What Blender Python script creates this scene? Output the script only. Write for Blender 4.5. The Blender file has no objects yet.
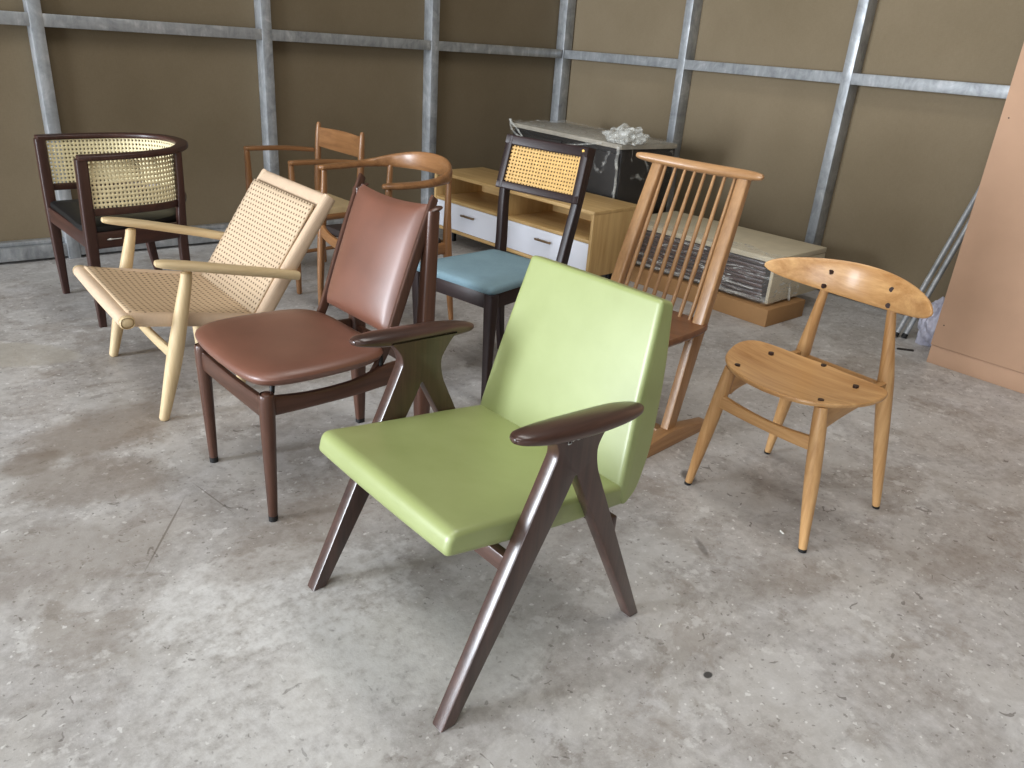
import bpy, bmesh, math, random
from mathutils import Vector, Matrix, noise
random.seed(7)
SC = bpy.context.scene
COL = SC.collection
R = math.radians

# ------------------------------------------------------------------ materials
def lin(c):
    out = []
    for v in c[:3]:
        v /= 255.0
        out.append(v / 12.92 if v <= .04045 else ((v + .055) / 1.055) ** 2.4)
    return (*out, 1.0)

class NT:
    def __init__(s, name, rough=.5, spec=.5, metal=0.0):
        s.m = bpy.data.materials.new(name); s.m.use_nodes = True
        s.t = s.m.node_tree; s.b = s.t.nodes['Principled BSDF']; s.out = s.t.nodes['Material Output']
        s.b.inputs['Roughness'].default_value = rough
        s.b.inputs['Specular IOR Level'].default_value = spec
        s.b.inputs['Metallic'].default_value = metal
    def n(s, typ, ins=None, **props):
        nd = s.t.nodes.new(typ)
        for k, v in props.items(): setattr(nd, k, v)
        for k, v in (ins or {}).items():
            if isinstance(v, bpy.types.NodeSocket): s.t.links.new(v, nd.inputs[k])
            else: nd.inputs[k].default_value = v
        return nd
    def link(s, a, b): s.t.links.new(a, b)
    def coord(s, scale=(1, 1, 1), kind='Object', loc=(0, 0, 0), rot=(0, 0, 0)):
        c = s.n('ShaderNodeTexCoord')
        return s.n('ShaderNodeMapping', {'Vector': c.outputs[kind], 'Scale': scale, 'Location': loc, 'Rotation': rot}).outputs[0]
    def noise(s, vec, scale, detail=4, rough=.55, dist=0):
        return s.n('ShaderNodeTexNoise', {'Vector': vec, 'Scale': scale, 'Detail': detail, 'Roughness': rough, 'Distortion': dist}).outputs['Fac']
    def ramp(s, fac, stops):
        r = s.n('ShaderNodeValToRGB', {'Fac': fac}); e = r.color_ramp.elements
        while len(e) < len(stops): e.new(.5)
        for el, (p, c) in zip(e, stops): el.position = p; el.color = c
        return r.outputs['Color']
    def mix(s, fac, a, b, blend='MIX'):
        m = s.n('ShaderNodeMix', data_type='RGBA', blend_type=blend)
        for sock, v in ((m.inputs[0], fac), (m.inputs[6], a), (m.inputs[7], b)):
            if isinstance(v, bpy.types.NodeSocket): s.link(v, sock)
            else: sock.default_value = v
        return m.outputs[2]
    def math(s, op, a, b=0.0, c=0.0, clamp=False):
        m = s.n('ShaderNodeMath', operation=op, use_clamp=clamp)
        for i, v in enumerate((a, b, c)):
            if isinstance(v, bpy.types.NodeSocket): s.link(v, m.inputs[i])
            else: m.inputs[i].default_value = v
        return m.outputs[0]
    def bump(s, h, strength=.2, dist=.01):
        b = s.n('ShaderNodeBump', {'Height': h, 'Strength': strength, 'Distance': dist})
        s.link(b.outputs[0], s.b.inputs['Normal'])
    def base(s, c):
        if isinstance(c, bpy.types.NodeSocket): s.link(c, s.b.inputs['Base Color'])
        else: s.b.inputs['Base Color'].default_value = c

def wood(name, dark, light, axis='z', rough=.42, grain=1.0, coat=0.0, spec=.4):
    s = NT(name, rough, spec)
    lo, hi = 1.6 * grain, 26 * grain
    sc = {'x': (lo, hi, hi), 'y': (hi, lo, hi), 'z': (hi, hi, lo)}[axis]
    v = s.coord(sc)
    a = s.noise(v, 1.0, 5, .6, .6)
    b = s.noise(v, 5.0, 3, .6, .2)
    f = s.math('ADD', s.math('MULTIPLY', a, .72), s.math('MULTIPLY', b, .28))
    mid = tuple((d + l) / 2 for d, l in zip(lin(dark), lin(light)))
    s.base(s.ramp(f, [(.30, lin(dark)), (.5, mid), (.70, lin(light))]))
    s.bump(b, .08, .002)
    if coat: s.b.inputs['Coat Weight'].default_value = coat; s.b.inputs['Coat Roughness'].default_value = .2
    return s.m

def plain(name, c, rough=.5, spec=.5, metal=0.0, var=.0, vs=20, bump=0, bs=120):
    s = NT(name, rough, spec, metal)
    if var:
        f = s.noise(s.coord(), vs, 4)
        c1 = tuple(min(1, v * (1 - var)) for v in lin(c)[:3]) + (1,); c2 = tuple(min(1, v * (1 + var)) for v in lin(c)[:3]) + (1,)
        s.base(s.ramp(f, [(.3, c1), (.7, c2)]))
    else: s.base(lin(c))
    if bump: s.bump(s.noise(s.coord(), bs, 3), bump, .002)
    return s.m

def weave(name, c, hole, du, dv, r):
    """woven paper cord: strands with staggered dark gaps, laid out in the sheet's own UV metres"""
    s = NT(name, .75, .2)
    uv = s.n('ShaderNodeTexCoord').outputs['UV']
    sep = s.n('ShaderNodeSeparateXYZ', {0: uv})
    u, v = sep.outputs[0], sep.outputs[1]
    row = s.math('DIVIDE', v, dv); ri = s.math('FLOOR', row)
    fv = s.math('SUBTRACT', s.math('FRACT', row), .5)
    off = s.math('MULTIPLY', s.math('MODULO', s.math('ABSOLUTE', ri), 2.0), .5)
    fu = s.math('SUBTRACT', s.math('FRACT', s.math('ADD', s.math('DIVIDE', u, du), off)), .5)
    d = s.math('SQRT', s.math('ADD', s.math('POWER', s.math('MULTIPLY', fu, du), 2), s.math('POWER', s.math('MULTIPLY', fv, dv), 2)))
    m = s.n('ShaderNodeMapRange', {'Value': d, 'From Min': r * .6, 'From Max': r * 1.3}).outputs[0]
    st = s.math('SINE', s.math('MULTIPLY', u, 2 * math.pi / (du / 2)))
    nz = s.noise(s.coord(kind='UV'), 60, 3)
    c1 = tuple(v_ * .86 for v_ in lin(c)[:3]) + (1,)
    cc = s.mix(s.math('ADD', s.math('MULTIPLY', st, .2), nz), c1, lin(c))
    s.base(s.mix(m, lin(hole), cc))
    s.bump(s.math('ADD', s.math('MULTIPLY', st, .35), m), .6, .003)
    return s.m

def cordwrap(name, c, axis=0, pitch=.0045):
    s = NT(name, .7, .25)
    sep = s.n('ShaderNodeSeparateXYZ', {0: s.n('ShaderNodeTexCoord').outputs['UV']})
    st = s.math('SINE', s.math('MULTIPLY', sep.outputs[axis], 2 * math.pi / pitch))
    nz = s.noise(s.coord(), 30, 3)
    c1 = tuple(v_ * .85 for v_ in lin(c)[:3]) + (1,)
    s.base(s.mix(s.math('ADD', s.math('MULTIPLY', st, .22), nz), c1, lin(c)))
    s.bump(st, .35, .001)
    return s.m

def film(name, lo, hi, tint=(235, 235, 230), rough=.2, scale=(1, 1, 1), freq=14, base=0.04):
    s = NT(name, rough, .6)
    s.base(lin(tint))
    f = s.noise(s.coord(scale), freq, 4, .6, 1.2)
    a = s.n('ShaderNodeMapRange', {'Value': f, 'From Min': lo, 'From Max': hi, 'To Min': base, 'To Max': .85}).outputs[0]
    s.link(a, s.b.inputs['Alpha'])
    s.bump(f, .5, .012)
    return s.m

M = {}
def mk():
    for ax in 'xyz':
        M['walnut_' + ax] = wood('walnut_' + ax, (46, 31, 27), (86, 60, 51), ax, .3, coat=.45)
        M['teak_' + ax] = wood('teak_' + ax, (56, 36, 28), (94, 62, 48), ax, .35, coat=.2)
        M['ash_' + ax] = wood('ash_' + ax, (188, 162, 120), (214, 192, 152), ax, .5)
        M['honey_' + ax] = wood('honey_' + ax, (160, 112, 64), (212, 168, 114), ax, .38, coat=.25)
        M['cherry_' + ax] = wood('cherry_' + ax, (138, 100, 64), (182, 140, 96), ax, .4, coat=.2)
        M['wenge_' + ax] = wood('wenge_' + ax, (30, 20, 20), (50, 35, 34), ax, .42)
        M['oldteak_' + ax] = wood('oldteak_' + ax, (116, 78, 46), (162, 116, 74), ax, .38, coat=.25)
        M['mahogany_' + ax] = wood('mahogany_' + ax, (44, 25, 21), (72, 44, 36), ax, .4, coat=.15)
        M['oak_' + ax] = wood('oak_' + ax, (176, 140, 88), (208, 176, 122), ax, .5)
    M['darkseat'] = wood('dark_cherry_seat', (90, 56, 36), (124, 82, 54), 'x', .36, coat=.3)
    M['underseat'] = plain('black_webbing', (34, 30, 28), .8)
    s = NT('green_vinyl', .36, .55)
    f = s.noise(s.coord(), 7, 4); g = s.noise(s.coord(), 260, 2)
    s.base(s.ramp(f, [(.3, lin((143, 153, 94))), (.7, lin((153, 163, 105)))]))
    s.bump(g, .12, .001); s.b.inputs['Coat Weight'].default_value = .7; s.b.inputs['Coat Roughness'].default_value = .52; M['green'] = s.m
    s = NT('brown_leather', .40, .55)
    f = s.noise(s.coord(), 9, 4); g = s.noise(s.coord(), 300, 2)
    s.base(s.ramp(f, [(.3, lin((106, 67, 51))), (.7, lin((118, 75, 58)))]))
    s.bump(g, .12, .001); s.b.inputs['Coat Weight'].default_value = .7; s.b.inputs['Coat Roughness'].default_value = .5; M['leather'] = s.m
    s = NT('blue_grey_fabric', .9, .2)
    f = s.noise(s.coord(), 8, 3); g = s.noise(s.coord((1, 1, 1)), 420, 2)
    c = s.mix(g, lin((112, 140, 150)), lin((150, 178, 188)))
    s.base(s.mix(s.math('MULTIPLY', f, .7), c, lin((92, 112, 124)))); s.bump(g, .25, .001); M['fabric'] = s.m
    M['blackleather'] = plain('black_leather', (15, 15, 16), .5, .35, bump=.1, bs=200)
    M['darkpad'] = plain('dark_brown_pad', (48, 40, 38), .6, .3, bump=.15, bs=200)
    M['weave'] = weave('paper_cord_weave', (212, 188, 158), (84, 58, 38), .0225, .0205, .0046)
    M['weave_seat'] = weave('paper_cord_seat_weave', (210, 184, 152), (80, 56, 36), .0225, .023, .0046)
    M['cord'] = cordwrap('paper_cord_wrap', (212, 186, 158))
    M['cordseat'] = cordwrap('pale_cord_seat', (206, 182, 140), 0, .008)
    M['cane'] = plain('natural_cane', (226, 212, 170), .55, .35, var=.08, vs=60)
    M['cane_gold'] = plain('golden_cane', (206, 166, 102), .5, .35, var=.1, vs=50)
    M['rubber'] = plain('black_rubber', (20, 20, 20), .7)
    M['plug'] = wood('dark_plug', (40, 26, 22), (62, 42, 36), 'z', .4)
    M['brass'] = plain('brass', (190, 150, 80), .35, .5, .8)
    M['silver'] = plain('silver_mark', (205, 205, 200), .3, .5, .3)
    M['white'] = plain('white_lacquer', (226, 228, 236), .35, .5)
    M['handle'] = plain('bronze_handle', (128, 104, 78), .35, .5, .5)
    M['blackmetal'] = plain('black_metal', (26, 26, 27), .5, .5, .3)
    M['espresso'] = wood('espresso_veneer', (22, 19, 17), (36, 30, 27), 'x', .45)
    M['dusttop'] = plain('dusty_grey_top', (164, 157, 143), .6, .4, var=.12, vs=14)
    M['slat'] = wood('dark_red_board', (38, 22, 20), (84, 50, 42), 'x', .3)
    M['fibre'] = plain('fibreboard', (196, 184, 158), .8, .2, var=.06, vs=12, bump=.1)
    M['carton'] = plain('brown_carton', (160, 122, 82), .75, .2, var=.08, vs=8)
    M['mdf'] = plain('pinkish_fibreboard', (176, 142, 116), .75, .25, var=.05, vs=5, bump=.1, bs=220)
    M['film'] = film('clear_stretch_film', .55, .85, freq=16, base=.10)
    M['filmdark'] = film('clear_film_skirt', .62, .95, freq=9, base=.012)
    M['filmbox'] = film('tight_stretch_film', .56, .74, rough=.14, scale=(.12, .3, 1), freq=55, base=.05)  # sideways opacity streaks put the film's glints into the material
    M['filmbunch'] = film('bunched_film', .42, .85, (225, 225, 218), freq=16, base=.12)
    M['bag'] = film('lavender_plastic_bag', .2, .7, (206, 206, 222), .3, freq=12, base=.45)
    M['debris'] = plain('dark_scrap', (44, 38, 34), .7)
    M['debrispale'] = plain('pale_scrap', (222, 220, 210), .7)
    # galvanised steel
    s = NT('galvanised_steel', .40, .5, .40)
    v = s.coord((1, 1, 1)); f = s.noise(v, 9, 5, .65, .8); g = s.noise(s.coord((1, 1, .15)), 40, 3)
    k = s.math('ADD', s.math('MULTIPLY', f, .7), s.math('MULTIPLY', g, .3))
    s.base(s.ramp(k, [(.33, lin((130, 133, 135))), (.55, lin((170, 173, 175))), (.72, lin((212, 213, 213)))]))
    s.link(s.ramp(f, [(.3, (.5, .5, .5, 1)), (.7, (.34, .34, .34, 1))]), s.b.inputs['Roughness'])
    M['steel'] = s.m
    # hardboard sheets of the shed wall
    s = NT('hardboard_wall', .82, .25)
    f = s.noise(s.coord(), 1.1, 4, .6); g = s.noise(s.coord((40, 40, 260)), 1, 3); h = s.noise(s.coord((260, 260, 40)), 1, 3)
    k = s.math('ADD', s.math('MULTIPLY', f, .6), s.math('MULTIPLY', s.math('ADD', g, h), .2))
    s.base(s.ramp(k, [(.35, lin((113, 100, 78))), (.65, lin((127, 113, 91)))]))
    s.bump(s.math('ADD', g, h), .12, .002); M['wall'] = s.m
    M['roof'] = plain('roof_sheet', (120, 118, 114), .7, .3, var=.05)
    M['frame'] = plain('door_frame_steel', (110, 112, 112), .5, .5, .3)
    concrete()

def concrete():
    s = NT('stained_concrete', .62, .35)
    v = s.coord()
    big = s.noise(v, .9, 5, .62, .5); mid = s.noise(v, 4.2, 6, .66, .6); fine = s.noise(v, 34, 5, .7); tiny = s.noise(v, 160, 3, .6)
    base = s.ramp(s.math('ADD', s.math('MULTIPLY', big, .5), s.math('MULTIPLY', mid, .5)),
                  [(.36, lin((142, 136, 130))), (.46, lin((166, 162, 158))), (.56, lin((185, 183, 182))), (.68, lin((205, 204, 205)))])
    mott = s.ramp(s.noise(v, 13, 6, .72, .8), [(.36, lin((118, 108, 98))), (.5, lin((168, 163, 158))), (.66, lin((222, 220, 218)))])
    base = s.mix(.30, base, mott)
    warm = s.ramp(s.noise(v, 1.7, 4, .6), [(.42, (0, 0, 0, 1)), (.62, (1, 1, 1, 1))])
    base = s.mix(s.math('MULTIPLY', warm, .30), base, lin((142, 128, 112)))
    c = s.mix(.32, base, s.ramp(fine, [(.3, lin((128, 123, 118))), (.7, lin((212, 210, 208)))]))
    c = s.mix(s.math('MULTIPLY', s.ramp(tiny, [(.60, (0, 0, 0, 1)), (.74, (1, 1, 1, 1))]), .35), c, lin((222, 220, 217)))
    off = lambda q: s.coord((1, 1, 1), loc=(q, q * 1.7, 0))
    def patch(vec, scale, lo, hi, amt, colr, det=8, rg=.70, dist=.4):
        nonlocal c
        c = s.mix(s.math('MULTIPLY', s.ramp(s.noise(vec, scale, det, rg, dist), [(lo, (0, 0, 0, 1)), (hi, (1, 1, 1, 1))]), amt), c, lin(colr))
    patch(off(3.1), 2.6, .50, .535, .34, (206, 204, 200))
    patch(off(7.7), 2.1, .555, .60, .34, (128, 116, 103))
    patch(off(1.3), 9.0, .60, .64, .40, (222, 221, 218), 6, .65, 0)
    patch(off(5.9), 11.0, .62, .66, .36, (112, 102, 92), 6, .65, 0)
    patch(off(2.2), 62, .66, .70, .50, (96, 90, 84), 2, .5, 0)
    patch(off(9.4), 48, .67, .71, .55, (232, 231, 228), 2, .5, 0)
    patch(off(4.4), 21, .69, .71, .6, (84, 76, 70), 3, .5, 1.5)
    # speckled worn patches: smooth-edged blotches with shapes of their own
    warp = s.noise(v, 7, 4, .6)
    def blotch(cx, cy, rx, ry, rot, colr, amt, edge=.25, wob=.55, speck=0):
        nonlocal c
        m = s.n('ShaderNodeMapping', {'Vector': s.n('ShaderNodeTexCoord').outputs['Object'], 'Location': (cx, cy, 0), 'Rotation': (0, 0, R(rot)), 'Scale': (rx, ry, 1)}, vector_type='TEXTURE')
        L = s.n('ShaderNodeVectorMath', {0: m.outputs[0]}, operation='LENGTH').outputs['Value']
        d = s.math('ADD', L, s.math('MULTIPLY', s.math('SUBTRACT', warp, .5), wob * 2))
        f = s.n('ShaderNodeMapRange', {'Value': d, 'From Min': 1 + edge / 2, 'From Max': 1 - edge / 2, 'To Min': 0, 'To Max': amt}).outputs[0]
        if speck: f = s.math('MULTIPLY', f, s.n('ShaderNodeMapRange', {'Value': fine, 'From Min': .3, 'From Max': .62}).outputs[0])
        c = s.mix(f, c, lin(colr))
    P, D, L = (206, 205, 201), (122, 109, 96), (214, 213, 211)
    blotch(.80, 1.11, .26, .15, -38, P, .55, .10, .35, 1)
    blotch(.74, 1.20, .22, .13, -30, P, .5, .12, .5, 1)
    blotch(.62, 1.50, .34, .19, -20, L, .75, .10, .6, 1)  # real pale patch, strengthened to paint in the brighter light at left
    blotch(.44, 1.20, .30, .22, 10, L, .5, .5, .6, 1)
    blotch(.455, 1.92, .15, .0028, 56, (96, 88, 80), .7, .6, 0)
    blotch(.62, 2.02, .10, .0022, 100, (104, 96, 88), .6, .6, 0)
    blotch(.48, 2.62, .26, .16, 10, D, .62, .5, .55)
    blotch(.24, 2.50, .09, .07, 30, D, .6, .4, .4)
    blotch(.36, 2.30, .20, .14, -30, (120, 106, 92), .5, .5, .6)
    blotch(.74, 1.72, .25, .12, 20, D, .42, .5, .7)
    blotch(.30, 3.50, .30, .13, -35, (178, 172, 160), .6, .15, .2)
    blotch(2.2, .58, .22, .10, -50, D, .3, .9, .9)
    blotch(1.75, .80, .18, .07, -30, D, .25, .9, .9)
    blotch(1.33, 1.50, .16, .30, 20, (138, 130, 122), .25, .8, .6)
    blotch(.20, 1.95, .30, .16, 0, (124, 112, 100), .4, .5, .7)
    blotch(1.27, .70, .012, .009, 0, (48, 46, 46), .9, .3, .1)
    blotch(1.66, 1.02, .045, .010, 60, (70, 62, 56), .5, .6, .6)
    blotch(1.95, 1.30, .04, .02, 60, (62, 56, 52), .7, .5, .6)
    s.base(c)
    s.link(s.ramp(mid, [(.35, (.42, .42, .42, 1)), (.65, (.60, .60, .60, 1))]), s.b.inputs['Roughness'])
    s.bump(s.math('ADD', s.math('MULTIPLY', fine, .6), s.math('MULTIPLY', tiny, .3)), .25, .004)
    M['floor'] = s.m

# ------------------------------------------------------------------ mesh builder
def V(*a): return Vector(a if len(a) > 1 else a[0])

def cr(pts, sub=4):
    """Catmull-Rom through tuples of any width"""
    if len(pts) < 3 or sub <= 1: return [tuple(p) for p in pts]
    out = []
    for i in range(len(pts) - 1):
        p0, p1, p2, p3 = pts[max(i - 1, 0)], pts[i], pts[i + 1], pts[min(i + 2, len(pts) - 1)]
        for k in range(sub):
            t = k / sub
            out.append(tuple(.5 * (2 * b + (c - a) * t + (2 * a - 5 * b + 4 * c - d) * t * t + (3 * b - a - 3 * c + d) * t ** 3) for a, b, c, d in zip(p0, p1, p2, p3)))
    out.append(tuple(pts[-1])); return out

def rp(pts, r, n=4):
    """round the corners of a closed 2-D outline"""
    out = []; N = len(pts)
    for i, p in enumerate(pts):
        rr = r[i] if isinstance(r, (list, tuple)) else r
        p = V(*p); a = V(*pts[i - 1]) - p; b = V(*pts[(i + 1) % N]) - p
        k = min(rr, a.length * .45, b.length * .45)
        if k < 1e-5: out.append((p.x, p.y)); continue
        A, B = p + a.normalized() * k, p + b.normalized() * k
        for j in range(n + 1):
            t = j / n; q = A * (1 - t) ** 2 + p * 2 * t * (1 - t) + B * t * t
            out.append((q.x, q.y))
    return out

class MB:
    def __init__(s): s.bm = bmesh.new(); s.uv = s.bm.loops.layers.uv.new('UVMap')
    def rings(s, rings, caps=(True, True), uvs=None, loop=False):
        vs = [[s.bm.verts.new(p) for p in r] for r in rings]
        n = len(vs[0]); cnt = len(vs)
        for i in range(cnt if loop else cnt - 1):
            i2 = (i + 1) % cnt
            for j in range(n):
                k = (j + 1) % n
                try: f = s.bm.faces.new((vs[i][j], vs[i][k], vs[i2][k], vs[i2][j]))
                except ValueError: continue
                if uvs:
                    q = (uvs[i][j], uvs[i][j + 1], uvs[i2][j + 1], uvs[i2][j])
                    for l, c in zip(f.loops, q): l[s.uv].uv = c
        if not loop:
            for w, r in ((0, vs[0]), (1, vs[-1])):
                if caps[w] and n > 2:
                    try:
                        f = s.bm.faces.new(r if w else r[::-1])
                        if uvs:
                            for l in f.loops: l[s.uv].uv = uvs[0 if w == 0 else -1][0]
                    except ValueError: pass
        return s
    def tube(s, pts, sub=4, n=12, up=(0, 0, 1), p=2.0, ends='rr', uvlen=True):
        P = cr([tuple(q) if len(q) > 4 else (*q, q[3]) for q in pts], sub)
        C = [V(q[:3]) for q in P]; N = len(C); rings = []; uvs = []; dist = 0
        up0 = V(up)
        stations = []
        for i in range(N):
            T = (C[min(i + 1, N - 1)] - C[max(i - 1, 0)]).normalized()
            if i: dist += (C[i] - C[i - 1]).length
            stations.append((C[i], T, P[i][3], P[i][4], dist))
        def cap(st, sign):
            c, T, a, b, d = st; r = min(a, b)
            return [(c + T * sign * 0.0, T, a * .55, b * .55 if b < 2 * a else b - .45 * r, d), (c + T * sign * r * .22, T, a - r * .13, b - r * .13, d), (c + T * sign * r * .6, T, a, b, d)]
        if ends[0] == 'r': stations = cap(stations[0], 1) + stations[1:]
        if ends[1] == 'r': stations = stations[:-1] + cap(stations[-1], -1)[::-1]
        for c, T, a, b, d in stations:
            u = up0 - T * up0.dot(T)
            if u.length < 1e-4: u = V(0, 1, 0) - T * T.y
            u.normalize(); sd = T.cross(u)
            ring = []
            for j in range(n):
                th = 2 * math.pi * (j + .5) / n; cs, sn = math.cos(th), math.sin(th)
                if p != 2: cs = math.copysign(abs(cs) ** (2 / p), cs); sn = math.copysign(abs(sn) ** (2 / p), sn)
                ring.append(c + sd * a * cs + u * b * sn)
            rings.append(ring); uvs.append([(d, j / n) for j in range(n + 1)])
        return s.rings(rings, (True, True), uvs)
    def box(s, c, size, bev=.003, rot=None, seg=2):
        b2 = bmesh.new(); bmesh.ops.create_cube(b2, size=1)
        bmesh.ops.scale(b2, vec=size, verts=b2.verts)
        if bev: bmesh.ops.bevel(b2, geom=list(b2.edges), offset=min(bev, min(size) * .45), segments=seg, profile=.5, affect='EDGES')
        m = Matrix.Translation(c) @ (rot.to_4x4() if rot else Matrix.Identity(4))
        bmesh.ops.transform(b2, matrix=m, verts=b2.verts)
        return s.merge(b2)
    def merge(s, b2):
        mp = {v: s.bm.verts.new(v.co) for v in b2.verts}
        for f in b2.faces:
            try: s.bm.faces.new([mp[v] for v in f.verts])
            except ValueError: pass
        b2.free(); return s
    def prism(s, poly, a0, a1, plane='yz', bev=.004, seg=2):
        b2 = bmesh.new()
        f3 = {'yz': lambda p, a: (a, p[0], p[1]), 'xz': lambda p, a: (p[0], a, p[1]), 'xy': lambda p, a: (p[0], p[1], a)}[plane]
        A = [b2.verts.new(f3(p, a0)) for p in poly]; B = [b2.verts.new(f3(p, a1)) for p in poly]
        b2.faces.new(A[::-1]); b2.faces.new(B); n = len(poly)
        rim = []
        for i in range(n): b2.faces.new((A[i], A[(i + 1) % n], B[(i + 1) % n], B[i]))
        bmesh.ops.recalc_face_normals(b2, faces=b2.faces)
        if bev:
            cap = [e for e in b2.edges if all(v in set(A) for v in e.verts) or all(v in set(B) for v in e.verts)]
            bmesh.ops.bevel(b2, geom=cap, offset=bev, segments=seg, profile=.5, affect='EDGES')
        return s.merge(b2)
    def cushion(s, prof, hw, r=.012, crown=0.0, nx=10, sag=None):
        """closed (y,z) profile swept across x with rounded side edges and a crowned skin; UV = metres"""
        N = len(prof); nrm = []; area = sum(prof[i][0] * prof[(i + 1) % N][1] - prof[(i + 1) % N][0] * prof[i][1] for i in range(N))
        sg = 1 if area > 0 else -1
        for i in range(N):
            a, b = V(*prof[i - 1]), V(*prof[(i + 1) % N]); t = (b - a).normalized(); nrm.append((t.y * sg, -t.x * sg))
        arc = [0]
        for i in range(N): arc.append(arc[-1] + (V(*prof[(i + 1) % N]) - V(*prof[i])).length)
        st = []
        for k in range(5): th = math.pi / 2 * k / 4; st.append((-1, math.sin(th)))
        for k in range(1, nx): st.append((-1 + 2 * k / nx if 1 < k < nx - 1 else (-.975 if k == 1 else .975), None))
        for k in range(5): th = math.pi / 2 * (4 - k) / 4; st.append((1, math.sin(th)))
        rings, uvs = [], []
        for t, e in st:
            ring = []; uv = []
            for i in range(N):
                y, z = prof[i]; h = hw(y, z)
                if e is None: x = t * (h - r); inn = 0
                else: th = math.asin(min(1, e)); x = t * (h - r + r * math.cos(th)); inn = r * (1 - e)
                c = crown * (1 - (x / h) ** 2)
                ring.append((x, y + nrm[i][0] * (c - inn), z + nrm[i][1] * (c - inn))); uv.append((x, arc[i]))
            uv.append((uv[0][0], arc[N]))
            rings.append(ring); uvs.append(uv)
        return s.rings(rings, (True, True), uvs)
    def pad(s, outline, levels, zf=None, uvm=False):
        cx = sum(p[0] for p in outline) / len(outline); cy = sum(p[1] for p in outline) / len(outline)
        rings = []
        for sc, z in levels:
            ring = []
            for x, y in outline:
                X, Y = cx + (x - cx) * sc, cy + (y - cy) * sc
                ring.append((X, Y, z + (zf(X, Y) if zf else 0)))
            rings.append(ring)
        uvs = [[(q[0], q[1]) for q in r] + [(r[0][0], r[0][1])] for r in rings]
        return s.rings(rings, (True, True), uvs)
    def caned(s, f, nu, nv, hole=.27):
        vt = {}
        def vert(u, v):
            k = (round(u * 1000), round(v * 1000))
            if k not in vt: vt[k] = s.bm.verts.new(f(u / nu, v / nv))
            return vt[k]
        for i in range(nu):
            for j in range(nv):
                O = [vert(i + a, j + b) for a, b in ((0, 0), (.5, 0), (1, 0), (1, .5), (1, 1), (.5, 1), (0, 1), (0, .5))]
                I = [vert(i + .5 + a, j + .5 + b) for a, b in ((-hole * .72, -hole * .72), (0, -hole), (hole * .72, -hole * .72), (hole, 0), (hole * .72, hole * .72), (0, hole), (-hole * .72, hole * .72), (-hole, 0))]
                for k in range(8):
                    q = (k + 1) % 8; s.bm.faces.new((O[k], O[q], I[q], I[k]))
        return s
    def grid(s, f, nu, nv):
        g = [[s.bm.verts.new(f(i / nu, j / nv)) for j in range(nv + 1)] for i in range(nu + 1)]
        for i in range(nu):
            for j in range(nv):
                fc = s.bm.faces.new((g[i][j], g[i + 1][j], g[i + 1][j + 1], g[i][j + 1]))
                for l, c in zip(fc.loops, ((i, j), (i + 1, j), (i + 1, j + 1), (i, j + 1))): l[s.uv].uv = (c[0] / nu, c[1] / nv)
        return s
    def build(s, name, mat, parent=None, label=None, xf=None, clip=True, solid=0, keep=False, angle=38):
        bm = s.bm
        if xf is not None: bmesh.ops.transform(bm, matrix=xf, verts=bm.verts)
        if clip:
            for v in bm.verts:
                if v.co.z < 0: v.co.z = 0
        if not keep: bmesh.ops.recalc_face_normals(bm, faces=bm.faces)
        for f in bm.faces: f.smooth = True
        bm.normal_update()
        for e in bm.edges:
            if len(e.link_faces) == 2 and e.calc_face_angle(0) > R(angle): e.smooth = False
        me = bpy.data.meshes.new(name); bm.to_mesh(me); bm.free()
        o = bpy.data.objects.new(name, me); COL.objects.link(o)
        me.materials.append(M[mat] if isinstance(mat, str) else mat)
        if parent: o.parent = parent
        if label: o['label'] = label
        if solid:
            md = o.modifiers.new('thickness', 'SOLIDIFY'); md.thickness = solid; md.offset = 0
        return o

def thing(name, label, cat, loc=(0, 0, 0), rz=0, group=None):
    o = bpy.data.objects.new(name, None); COL.objects.link(o)
    o.location = loc; o.rotation_euler = (0, 0, R(rz)); o.empty_display_size = .1
    o['label'] = label; o['category'] = cat
    if group: o['group'] = group
    return o
def tag(o, label, cat, group=None):
    o['label'] = label; o['category'] = cat
    if group: o['group'] = group
    return o
def struct(o): o['kind'] = 'structure'; return o

mk()
DL, DR, SP = 4.847, 4.501, 1.21        # front planes of the stud walls, stud spacing
CAMH = 1.294

# ------------------------------------------------------------------ setting
XW, YW, HC = -7.5, -4.6, 4.2           # side wall, rear wall, roof height
struct(MB().box((( XW + DR + .2) / 2, (YW + DL + .2) / 2, -.06), (DR + .2 - XW + .2, DL + .2 - YW + .2, .12), 0).build('floor', 'floor', clip=False))
struct(MB().box(((XW + DR + .12) / 2, DL + .115, HC / 2), (DR + .12 - XW, .03, HC), 0).build('wall_left', 'wall'))
struct(MB().box((DR + .115, (YW + DL + .1) / 2, HC / 2), (.03, DL + .1 - YW, HC), 0).build('wall_right', 'wall'))
struct(MB().box(((XW + DR) / 2, (YW + DL) / 2, HC + .03), (DR - XW + .4, DL - YW + .4, .06), 0).build('ceiling', 'roof'))
def wall_with_openings(name, axis, pos, lo, hi, holes):
    mb = MB(); cur = lo
    def put(a, b, z0, z1):
        c = (a + b) / 2
        if axis == 'x': mb.box((pos, c, (z0 + z1) / 2), (.04, b - a, z1 - z0), 0)
        else: mb.box((c, pos, (z0 + z1) / 2), (b - a, .04, z1 - z0), 0)
    for a, b, zt in holes:
        put(cur, a, 0, HC); put(a, b, zt, HC); cur = b
    put(cur, hi, 0, HC)
    struct(mb.build(name, 'wall'))
SIDE = [(-3.6, .4, 3.3), (2.9, 4.78, 3.2)]
REAR = [(-2.6, 1.6, 3.0)]
wall_with_openings('wall_side', 'x', XW, YW, DL + .1, SIDE)
wall_with_openings('wall_rear', 'y', YW, XW, DR + .1, REAR)
tn = [0]
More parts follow.
